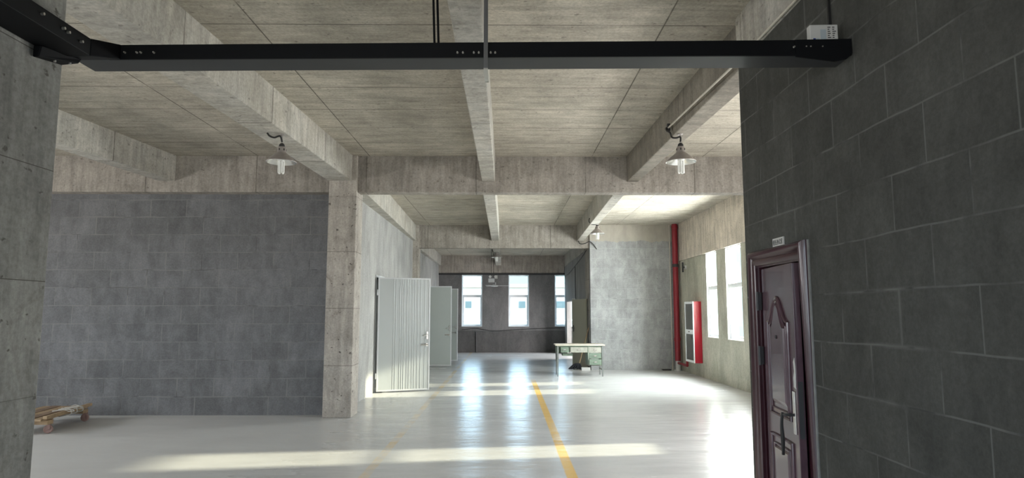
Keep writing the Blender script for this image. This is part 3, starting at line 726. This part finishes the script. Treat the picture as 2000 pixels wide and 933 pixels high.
# ---------------------------------------------------------------- pendant lamps
def lamp(loc, s, hang, label, wire=None):
    """loc: centre of the shade rim; hang: height of the ceiling fixing above the rim"""
    t = thing('pendant_lamp', loc, label, 'lamp', 'grey industrial pendant lamps')
    bm = B(); lathe(bm, [(0.183 * s, 0.0), (0.186 * s, 0.006 * s), (0.150 * s, 0.040 * s), (0.105 * s, 0.082 * s), (0.066 * s, 0.115 * s), (0.056 * s, 0.128 * s), (0.054 * s, 0.175 * s), (0.045 * s, 0.195 * s), (0.028 * s, 0.20 * s)], 40)
    sh = obj('lamp_shade', bm, M['alu_out'], t, smooth=True)
    bm = B(); lathe(bm, [(0.183 * s, 0.0), (0.176 * s, 0.004 * s), (0.146 * s, 0.036 * s), (0.100 * s, 0.078 * s), (0.060 * s, 0.112 * s), (0.0, 0.118 * s)], 40)
    obj('reflector_lining', bm, M['alu_in'], sh, smooth=True)
    bm = B()
    bm.free()
    for k in range(6):
        a = k * PI / 3 + 0.3; R = Matrix.Rotation(a, 4, 'Z')
        bm = B(); box(bm, 0.0535 * s, 0.0575 * s, -0.007 * s, 0.007 * s, 0.145 * s, 0.170 * s, M=R)
        obj('vent_slot', bm, M['black'], sh)
    bm = B(); lathe(bm, [(0.0, 0.245 * s), (0.018 * s, 0.243 * s), (0.034 * s, 0.225 * s), (0.036 * s, 0.20 * s), (0.0, 0.198 * s)], 20)
    obj('socket_cap', bm, M['dark'], t, smooth=True)
    bm = B(); tube(bm, [(0, 0, 0.24 * s), (0, 0, hang)], 0.006, 8); lathe(bm, [(0.0, hang - 0.012), (0.03, hang - 0.01), (0.034, hang - 0.002), (0.0, hang)], 16)
    obj('hanger', bm, M['alu_out'], t)
    bm = B(); lathe(bm, [(0, 0.11 * s), (0.04 * s, 0.11 * s), (0.042 * s, 0.03 * s), (0.036 * s, 0.01 * s), (0, 0.01 * s)], 20)
    bl = obj('lamp_base', bm, M['tube'], t, smooth=True)
    bm = B(); r = 0.031 * s; q = 0.0085 * s
    for k in range(4):
        a = PI / 4 + k * PI / 2 + 0.2; cx, cy = r * math.cos(a), r * math.sin(a); tx, ty = -math.sin(a) * 0.014 * s, math.cos(a) * 0.014 * s
        zb = -0.135 * s
        pts = [(cx + tx, cy + ty, 0.012 * s), (cx + tx, cy + ty, zb + 0.012 * s)] + [(cx + tx * math.cos(b_), cy + ty * math.cos(b_), zb + 0.012 * s - 0.014 * s * math.sin(b_)) for b_ in (PI / 4, PI / 2, 3 * PI / 4)] + [(cx - tx, cy - ty, zb + 0.012 * s), (cx - tx, cy - ty, 0.012 * s)]
        tube(bm, pts, q, 8)
    obj('fluorescent_tube', bm, M['tube'], t, smooth=True)
    if wire:
        bm = B(); tube(bm, smooth_path([Vector(p) - Vector(loc) for p in wire], 8), 0.011, 8)
        obj('lamp_wire', bm, M['black'], t, smooth=True)
    return t
Y1 = 7.92
lamp((-2.72 - 0.02, Y1 + 0.07, 3.487), 0.98, ZL - 3.487, 'grey conical pendant lamp hanging under the left concrete beam',
     wire=[(-2.90, Y1, 3.835), (-2.87, Y1, 3.80), (-2.82, Y1 + 0.02, 3.785), (-2.76, Y1 + 0.05, 3.81), (-2.74, Y1 + 0.07, 3.74)])
lamp((2.13, 7.93, 3.487), 0.98, ZL - 3.487, 'grey conical pendant lamp under the right concrete beam, at conduit end',
     wire=[(1.985, 8.03, 3.94), (1.98, 7.99, 3.90), (2.01, 7.95, 3.86), (2.03, 7.94, 3.80), (2.08, 7.93, 3.79), (2.13, 7.93, 3.80), (2.13, 7.93, 3.74)])
lamp((2.23, 16.10, 3.575), 0.96, 3.80 - 3.575, 'smaller looking pendant lamp in front of the grey block wall',
     wire=[(2.03, 16.0, 3.95), (2.02, 16.0, 3.86), (2.10, 16.03, 3.80), (2.23, 16.1, 3.80)])
lamp((-0.31, 22.2, 3.50), 1.0, 0.16, 'farthest pendant lamp under the beam before the end wall',
     wire=[(-0.44, 22.2, 3.80), (-0.45, 22.2, 3.72), (-0.38, 22.2, 3.66), (-0.31, 22.2, 3.66)])
lamps = [o for o in bpy.data.objects if o.name.startswith('pendant_lamp')]
for o in lamps: del o['group']

cd = thing('conduit', (2.04, 6.0, 3.84), 'thin cream conduit running along the right concrete beam', 'conduit')
C0 = Vector((2.04, 6.0, 3.84))
b = B(); tube(b, [Vector((2.005, 8.0, 3.937)) - C0, Vector((2.035, 5.6, 3.86)) - C0, Vector((2.030, 4.28, 3.775 + .07)) - C0, Vector((2.030, 1.0, 3.85)) - C0], 0.010, 8); obj('conduit_pipe', b, M['pvc'], cd)
b = B(); q = Vector((1.995, 8.03, 3.93)) - C0; box(b, q.x, q.x + 0.035, q.y - 0.03, q.y + 0.03, q.z - 0.03, q.z + 0.06); obj('junction_box', b, M['dark'], cd)

# cables at the head of the grey block wall
b = B(); tube(b, smooth_path([(2.16, 19.70, 3.79), (2.2, 19.65, 3.70), (2.33, 19.62, 3.70), (2.47, 19.62, 3.76), (2.58, 19.65, 3.70), (2.70, 19.69, 3.54)], 8), 0.012, 6)
tag(obj('hanging_cable', b, M['black']), 'black cable sagging from the beam end onto the block wall', 'cable')
b = B(); tube(b, smooth_path([(2.44, 27.0, 3.15), (2.44, 25.5, 3.18), (2.44, 23.8, 3.28), (2.46, 21.5, 3.45), (2.47, 20.4, 3.57)], 8), 0.012, 6)
tube(b, [(2.455, 23.6, 3.29), (2.47, 23.6, 2.12)], 0.012, 6)
tag(obj('side_wall_cable', b, M['black']), 'black cable strung along the side wall above the beige door', 'cable')

# emergency light and tube in the farthest bay
el = thing('emergency_light', (-0.50, 24.0, 2.75), 'white twin-head emergency light hanging before the end wall', 'light')
obj('light_box', boxes((-0.13, 0.09, -0.04, 0.04, 0.0, 0.14)), M['white'], el, bevel=0.008)
for dx in (-0.065, 0.13):
    b = B(); tube(b, [(dx, -0.07, 0.20), (dx, -0.03, 0.20), (dx, 0.03, 0.20)], [0.048, 0.05, 0.025], 16); obj('lamp_head', b, M['tube'], el, smooth=True)
obj('mounting_plate', boxes((0.10, 0.20, -0.02, 0.02, 0.13, 0.25)), M['card'], el)
b = B()
tube(b, [(-0.03, 0, 0.14), (-0.03, 0, 1.33)], 0.007, 6); tube(b, [(0.05, 0, 0.14), (0.05, 0, 1.33)], 0.007, 6)
obj('hanging_wire', b, M['dark'], el)
tb = thing('ceiling_fan', (-0.42, 24.0, 2.62), 'white downrod fan with one long blade visible before end wall', 'fan')
b = B(); lathe(b, [(0, 0.05), (0.05, 0.045), (0.14, 0.02), (0.15, 0.0), (0.12, -0.02), (0, -0.03)], 28); obj('fan_motor', b, M['white'], tb, smooth=True)
for a in (0.0, 2 * PI / 3, 4 * PI / 3):
    b = B(); R = Matrix.Rotation(a, 4, 'Z'); box(b, 0.12, 0.52, -0.05, 0.05, 0.0, 0.012, M=R); obj('fan_blade', b, M['white'], tb)
b = B(); tube(b, [(0.05, 0, 0.04), (0.05, 0, 0.13)], 0.014, 8); obj('down_rod', b, M['white'], tb)

# wall cables on the end wall
b = B(); tube(b, smooth_path([(-1.85, 28.33, 0.95), (-1.2, 28.33, 1.0), (-0.6, 28.33, 0.90), (0.1, 28.33, 0.93), (0.9, 28.33, 0.98), (1.6, 28.33, 1.0), (2.4, 28.33, 1.02)], 8), 0.012, 6)
tube(b, [(-1.25, 28.33, 0.86), (-1.24, 28.33, 0.02)], 0.018, 6)
tag(obj('end_wall_cable', b, M['dark']), 'dark cable strung under the end wall windows, dropping to floor', 'cable')
struct('trim_ledge', boxes((-2.85, 2.48, 28.33, 28.35, 0.90, 0.925)), M['far_wall'], 'thin plaster ledge under the end windows', 'trim')

# ---------------------------------------------------------------- fire pipe and cabinet
pp = thing('fire_pipe', (4.985, 19.50, 0), 'tall dark red fire pipe in the corner beside hose cabinet', 'pipe')
b = B(); tube(b, [(0, 0, 0.28), (0, 0, ZS - 0.001)], 0.082, 20); obj('pipe_riser', b, M['redpipe'], pp, smooth=True)
for z in (0.9, 3.04, 4.18):
    b = B(); tube(b, [(0, 0, z - 0.045), (0, 0, z + 0.045)], 0.095, 20); obj('pipe_clamp', b, M['redpipe'] if z > 4 or z < 1 else M['dark'], pp)
b = B(); tube(b, [(0, 0, 0.0), (0, 0, 0.28)], 0.07, 16); tube(b, [(0, 0, 0), (0, 0, 0.03)], 0.11, 16); obj('pipe_base', b, M['plate'], pp)
b = B(); tube(b, [(0, -0.05, 0.22), (0, -1.0, 0.22), (0, -1.0, 0.355)], 0.035, 10); obj('branch_pipe', b, M['redpipe'], pp)
tag(obj('thin_conduit', boxes((4.86, 4.885, 19.66, 19.70, 0, ZS)), M['pvc']), 'thin cream strip running up the block wall beside red pipe', 'conduit')
wb = thing('wall_bracket', (5.12, 18.9, 2.95), 'small dark bracket on window wall beside the red pipe', 'bracket')
obj('bracket_arm', boxes((-0.10, -0.06, -0.02, 0.02, -0.14, 0.14), (-0.06, -0.031, -0.02, 0.02, -0.02, 0.02)), M['dark'], wb)
obj('bracket_plate', boxes((-0.031, -0.001, -0.10, -0.02, -0.06, 0.05)), M['plate'], wb)

hc = thing('hose_cabinet', (5.12, 17.9, 0.36), 'red wall-mounted fire hose cabinet with white-framed glass door', 'cabinet')
obj('cabinet_body', boxes((-0.20, -0.001, -0.41, 0.41, 0, 1.60)), M['red'], hc, bevel=0.006)
def cab_frame(z0, z1, ya, yb, t=0.06):
    b = B(); 
    for q in ((ya, ya + t, z0, z1), (yb - t, yb, z0, z1), (ya + t, yb - t, z0, z0 + t), (ya + t, yb - t, z1 - t, z1)): box(b, -0.222, -0.200, q[0], q[1], q[2], q[3])
    return b
dr = obj('cabinet_door', cab_frame(0.0, 0.80, -0.41, 0.41), M['white'], hc, bevel=0.003)
obj('glass_panel', boxes((-0.212, -0.203, -0.35, 0.35, 0.06, 0.74)), M['smoked'], dr)
dr = obj('cabinet_door', cab_frame(0.80, 1.60, -0.41, 0.41), M['white'], hc, bevel=0.003)
obj('glass_panel', boxes((-0.212, -0.203, -0.35, 0.35, 0.86, 1.54)), M['smoked'], dr)
b = boxes((-0.232, -0.222, -0.05, 0.05, 0.79, 0.82)); obj('door_catch', b, M['chrome'], hc)

# ---------------------------------------------------------------- desk
dk = thing('desk', (1.96, 17.75, 0), 'old pale green wooden desk with loose drawers and cream top', 'desk')
b = B(); box(b, -0.655, 0.655, -0.03, 0.60, 0.800, 0.835); obj('desktop', b, M['desktop'], dk, bevel=0.006)
for (x, y) in ((-0.605, 0.0), (-0.605, 0.53), (0.575, 0.0), (0.575, 0.53)):
    b = B(); hexa(b, [(x, y, 0), (x + 0.026, y, 0), (x + 0.026, y + 0.026, 0), (x, y + 0.026, 0), (x - 0.008, y - 0.004, 0.8), (x + 0.04, y - 0.004, 0.8), (x + 0.04, y + 0.04, 0.8), (x - 0.008, y + 0.04, 0.8)])
    obj('leg', b, M['deskleg'], dk)
obj('footrest_bar', boxes((0.580, 0.598, 0.026, 0.53, 0.16, 0.19)), M['greenwhite'], dk)
obj('back_panel', boxes((-0.57, 0.57, 0.555, 0.57, 0.60, 0.80)), M['green'], dk)
obj('apron', boxes((-0.613, -0.56, 0.0, 0.02, 0.62, 0.80), (-0.56, 0.57, 0.0, 0.02, 0.775, 0.80), (-0.613, -0.593, 0.03, 0.53, 0.62, 0.80)), M['green'], dk)
def drawer(x0, x1, z0, z1, y, mat, name='drawer'):
    b = boxes((x0, x1, y, y + 0.02, z0, z1), (x0 + 0.01, x0 + 0.02, y + 0.02, y + 0.40, z0 + 0.012, z1 - 0.012), (x1 - 0.02, x1 - 0.01, y + 0.02, y + 0.40, z0 + 0.012, z1 - 0.012), (x0 + 0.02, x1 - 0.02, y + 0.02, y + 0.40, z0 + 0.01, z0 + 0.018))
    o = obj(name, b, mat, dk)
    cx, cz = (x0 + x1) / 2, (z0 + z1) / 2
    h = B()
    n = 10
    for i in range(n + 1):
        pass
    prof_ = [(0.055 * math.cos(PI * i / n), 0.026 * math.sin(PI * i / n)) for i in range(n + 1)]
    A = [h.verts.new((cx + px_, y - 0.001, cz - 0.008 + pz_)) for px_, pz_ in prof_]
    C = [h.verts.new((cx + px_ * 0.8, y - 0.022, cz - 0.008 + pz_ * 0.75)) for px_, pz_ in prof_]
    for i in range(n): h.faces.new((A[i], A[i + 1], C[i + 1], C[i]))
    h.faces.new(C[::-1])
    obj('cup_pull', h, M['chrome'], o, smooth=True)
    h = boxes((cx - 0.035, cx + 0.035, y - 0.003, y - 0.0005, cz - 0.022, cz - 0.008)); obj('pull_shadow_recess', h, M['dark'], o) if False else h.free()
    return o
drawer(-0.515, -0.30, 0.625, 0.765, -0.022, M['green'])
drawer(-0.255, 0.19, 0.625, 0.765, -0.030, M['greenwhite'])
obj('divider', boxes((-0.29, -0.265, 0.0, 0.5, 0.625, 0.775)), M['green'], dk)
obj('divider', boxes((0.20, 0.215, 0.0, 0.54, 0.30, 0.775)), M['green'], dk)
obj('pedestal_case', boxes((0.215, 0.225, 0.0, 0.54, 0.28, 0.775), (0.555, 0.575, 0.04, 0.53, 0.28, 0.80), (0.225, 0.555, 0.02, 0.54, 0.28, 0.29)), M['greenwhite'], dk)
drawer(0.232, 0.555, 0.615, 0.765, -0.004, M['greenwhite'])
drawer(0.232, 0.555, 0.465, 0.605, -0.004, M['green'])
drawer(0.232, 0.555, 0.305, 0.450, -0.050, M['green'])
b = boxes((-0.45, -0.19, 0.10, 0.42, 0.53, 0.54), (-0.45, -0.19, 0.095, 0.105, 0.53, 0.60), (-0.455, -0.445, 0.10, 0.42, 0.53, 0.615), (-0.195, -0.185, 0.10, 0.42, 0.53, 0.615))
obj('sagging_drawer_tray', b, M['green'], dk)

# mop
mp_ = thing('mop', (2.12, 20.0, 0), 'black-headed mop leaning behind the green desk', 'mop')
b = B(); tube(b, [(0.05, -0.02, 0.14), (0.345, -0.04, 1.22)], 0.016, 10); obj('mop_handle', b, M['wood'], mp_, smooth=True)
b = B(); rnd = random.Random(3)
for i in range(46):
    a = rnd.random() * 2 * PI; l = 0.10 + rnd.random() * 0.15
    ex = -0.08 + l * math.cos(a) * 0.9; ey = -0.06 + l * math.sin(a) * 0.6
    tube(b, smooth_path([(0.05, -0.02, 0.16), (0.05 + (ex - 0.05) * 0.45, -0.02 + (ey + 0.02) * 0.5, 0.13 + rnd.random() * 0.03), (ex, ey, 0.018)], 4), 0.013, 5)
obj('mop_head', b, M['mop'], mp_)
b = B(); tube(b, [(2.215, 19.66, 0.072), (2.455, 19.66, 0.072)], 0.012, 8); box(b, 2.21, 2.46, 19.66, 19.82, 0.0, 0.07)
tag(obj('dust_pan', b, M['plate']), 'pale flat pan on the floor beside the mop head', 'dustpan')

# ---------------------------------------------------------------- dolly
dl = thing('dolly', (-6.50, 10.0, 0), 'low weathered wooden dolly on casters by the left block wall', 'dolly', rz=0.0)
# deck runs along Y from 9.45 to 10.65, visible right edge x = -6.35..-6.58
def P_(x, y, z): return Vector((x + 6.50, y - 10.0, z))
for i, (xo, m_) in enumerate(((0.0, 'wood'), (-0.14, 'wood2'), (-0.28, 'wood'), (-0.42, 'wood2'), (-0.56, 'wood'))):
    b = B(); z = 0.185 + (i % 2) * 0.006
    hexa(b, [P_(-6.49 + xo, 9.40, z), P_(-6.36 + xo, 9.38, z), P_(-6.55 + xo, 10.72, z), P_(-6.68 + xo, 10.72, z), P_(-6.49 + xo, 9.40, z + 0.03), P_(-6.36 + xo, 9.38, z + 0.03), P_(-6.55 + xo, 10.72, z + 0.03), P_(-6.68 + xo, 10.72, z + 0.03)])
    obj('deck_plank', b, M[m_], dl, bevel=0.003)
for yy in (9.5, 10.52):
    x0 = -6.36 - (yy - 9.4) * 0.145
    b = B(); hexa(b, [P_(x0 - 0.66, yy, 0.125), P_(x0 + 0.03, yy, 0.125), P_(x0 + 0.03, yy + 0.12, 0.125), P_(x0 - 0.66, yy + 0.12, 0.125), P_(x0 - 0.66, yy, 0.185), P_(x0 + 0.03, yy, 0.185), P_(x0 + 0.03, yy + 0.12, 0.185), P_(x0 - 0.66, yy + 0.12, 0.185)])
    obj('cross_bearer', b, M['wood'], dl, bevel=0.003)
b = B(); hexa(b, [P_(-6.35, 9.40, 0.215), P_(-6.29, 9.40, 0.215), P_(-6.50, 10.75, 0.215), P_(-6.56, 10.75, 0.215), P_(-6.35, 9.40, 0.255), P_(-6.29, 9.40, 0.255), P_(-6.50, 10.75, 0.255), P_(-6.56, 10.75, 0.255)])
obj('edge_rail', b, M['wood'], dl, bevel=0.004)
for (x, y, a) in ((-6.37, 9.56, 0.5), (-6.93, 9.56, 0.2), (-6.50, 10.58, 0.1), (-7.05, 10.58, 0.9)):
    w = B(); R = Matrix.Translation(P_(x, y, 0.058)) @ Matrix.Rotation(a, 4, 'Z')
    pts = []
    for k, (r, o_) in enumerate(((0.03, -0.02), (0.05, -0.02), (0.058, -0.012), (0.058, 0.012), (0.05, 0.02), (0.03, 0.02))): pts.append((r, o_))
    n = 24; rings = [[w.verts.new(R @ Vector((r * math.cos(2 * PI * q / n), o_, r * math.sin(2 * PI * q / n)))) for q in range(n)] for r, o_ in pts]
    for A, C in zip(rings, rings[1:]):
        for q in range(n): w.faces.new((A[q], A[(q + 1) % n], C[(q + 1) % n], C[q]))
    w.faces.new(rings[0]); w.faces.new(rings[-1][::-1])
    wh = obj('caster_wheel', w, M['castor'], dl, smooth=True)
    f = B(); box(f, -0.02, 0.02, -0.036, -0.030, -0.01, 0.075, M=R); box(f, -0.02, 0.02, 0.030, 0.036, -0.01, 0.075, M=R); box(f, -0.035, 0.035, -0.04, 0.04, 0.062, 0.067, M=R); tube(f, [R @ Vector((0, -0.04, 0)), R @ Vector((0, 0.04, 0))], 0.007, 8)
    obj('caster_fork', f, M['castor'], wh)
b = B(); rnd = random.Random(5)
pts = []
for k in range(16):
    t = k / 15; pts.append(P_(-6.32 - 0.10 * math.sin(k * 2.1) - t * 0.12, 9.85 + t * 0.45, 0.25 + 0.03 * math.sin(k * 1.7) + 0.02))
tube(b, smooth_path(pts, 5), 0.006, 6)
for yy in (9.95, 10.12, 10.3):
    x0 = -6.36 - (yy - 9.4) * 0.145
    tube(b, smooth_path([P_(x0 - 0.15, yy, 0.245), P_(x0 + 0.08, yy + 0.02, 0.265), P_(x0 + 0.10, yy + 0.02, 0.20), P_(x0 - 0.05, yy, 0.17)], 5), 0.009, 6)
tag(obj('rope', b, M['rope']), 'dirty white rope tangled over the deck of the wooden dolly', 'rope'); bpy.data.objects['rope'].location = (-6.50, 10.0, 0)

# bits of foam on top of the beige door, blocks by the pipe
b = B(); box(b, 4.55, 4.80, 19.55, 19.70, 0, 0.035)
tag(obj('floor_slab_scrap', b, M['dark'], bevel=0.006), 'flat dark scrap on the floor at the foot of the block wall', 'scrap')

# ---------------------------------------------------------------- outside
struct('ground_outside', boxes((-250, 250, 28.9, 400, -6.3, -6.0), (5.9, 250, -200, 28.9, -6.3, -6.0)), M['ground'], 'pale ground outside the building', 'ground')
def house(x0, x1, y, z1, mat, label, wins):
    h = thing('house', ((x0 + x1) / 2, y, -6), label, 'building')
    c = (x0 + x1) / 2
    obj('walls', boxes((x0 - c, x1 - c, 0, 9, 0, z1 + 6)), mat, h)
    obj('roof_edge', boxes((x0 - c - 0.3, x1 - c + 0.3, -0.3, 9.3, z1 + 6, z1 + 6.3)), M['house'], h)
    for (xa, xb, za, zb) in wins:
        obj('window', boxes((xa - c, xb - c, -0.05, 0.02, za + 6, zb + 6)), M['house_w'], h)
house(-8.0, 9.0, 62, 4.0, M['house'], 'white house seen through the end windows', [(-3.75, -3.2, 2.1, 2.7), (0.9, 1.8, 2.1, 2.7), (4.6, 5.5, 2.1, 2.7), (-6.3, -5.6, 2.1, 2.7)])
house(-9.0, 10.0, 50, 0.75, M['house_y'], 'low cream building in front of the white house', [(1.0, 1.5, 0.0, 0.4), (-2.9, -2.5, 0.0, 0.4), (-5.6, -4.8, -2.2, -1.2), (5.6, 6.6, -2.2, -1.2)])
b = B(); NX = 60; top = []; bot = []
hv = []
for i in range(NX + 1):
    x = -160 + 320 * i / NX; z = 22 + 5 * math.sin(i * 0.31 + 1) + 3 * math.sin(i * 0.83)
    hv.append([b.verts.new((x, 190, -6)), b.verts.new((x, 215, z * 0.7)), b.verts.new((x, 240, z)), b.verts.new((x, 290, -6))])
for A, C in zip(hv, hv[1:]):
    for k in range(3): b.faces.new((A[k], C[k], C[k + 1], A[k + 1]))
struct('hills', b, M['hill'], 'hazy green hill beyond the white house', 'hill', smooth=True)
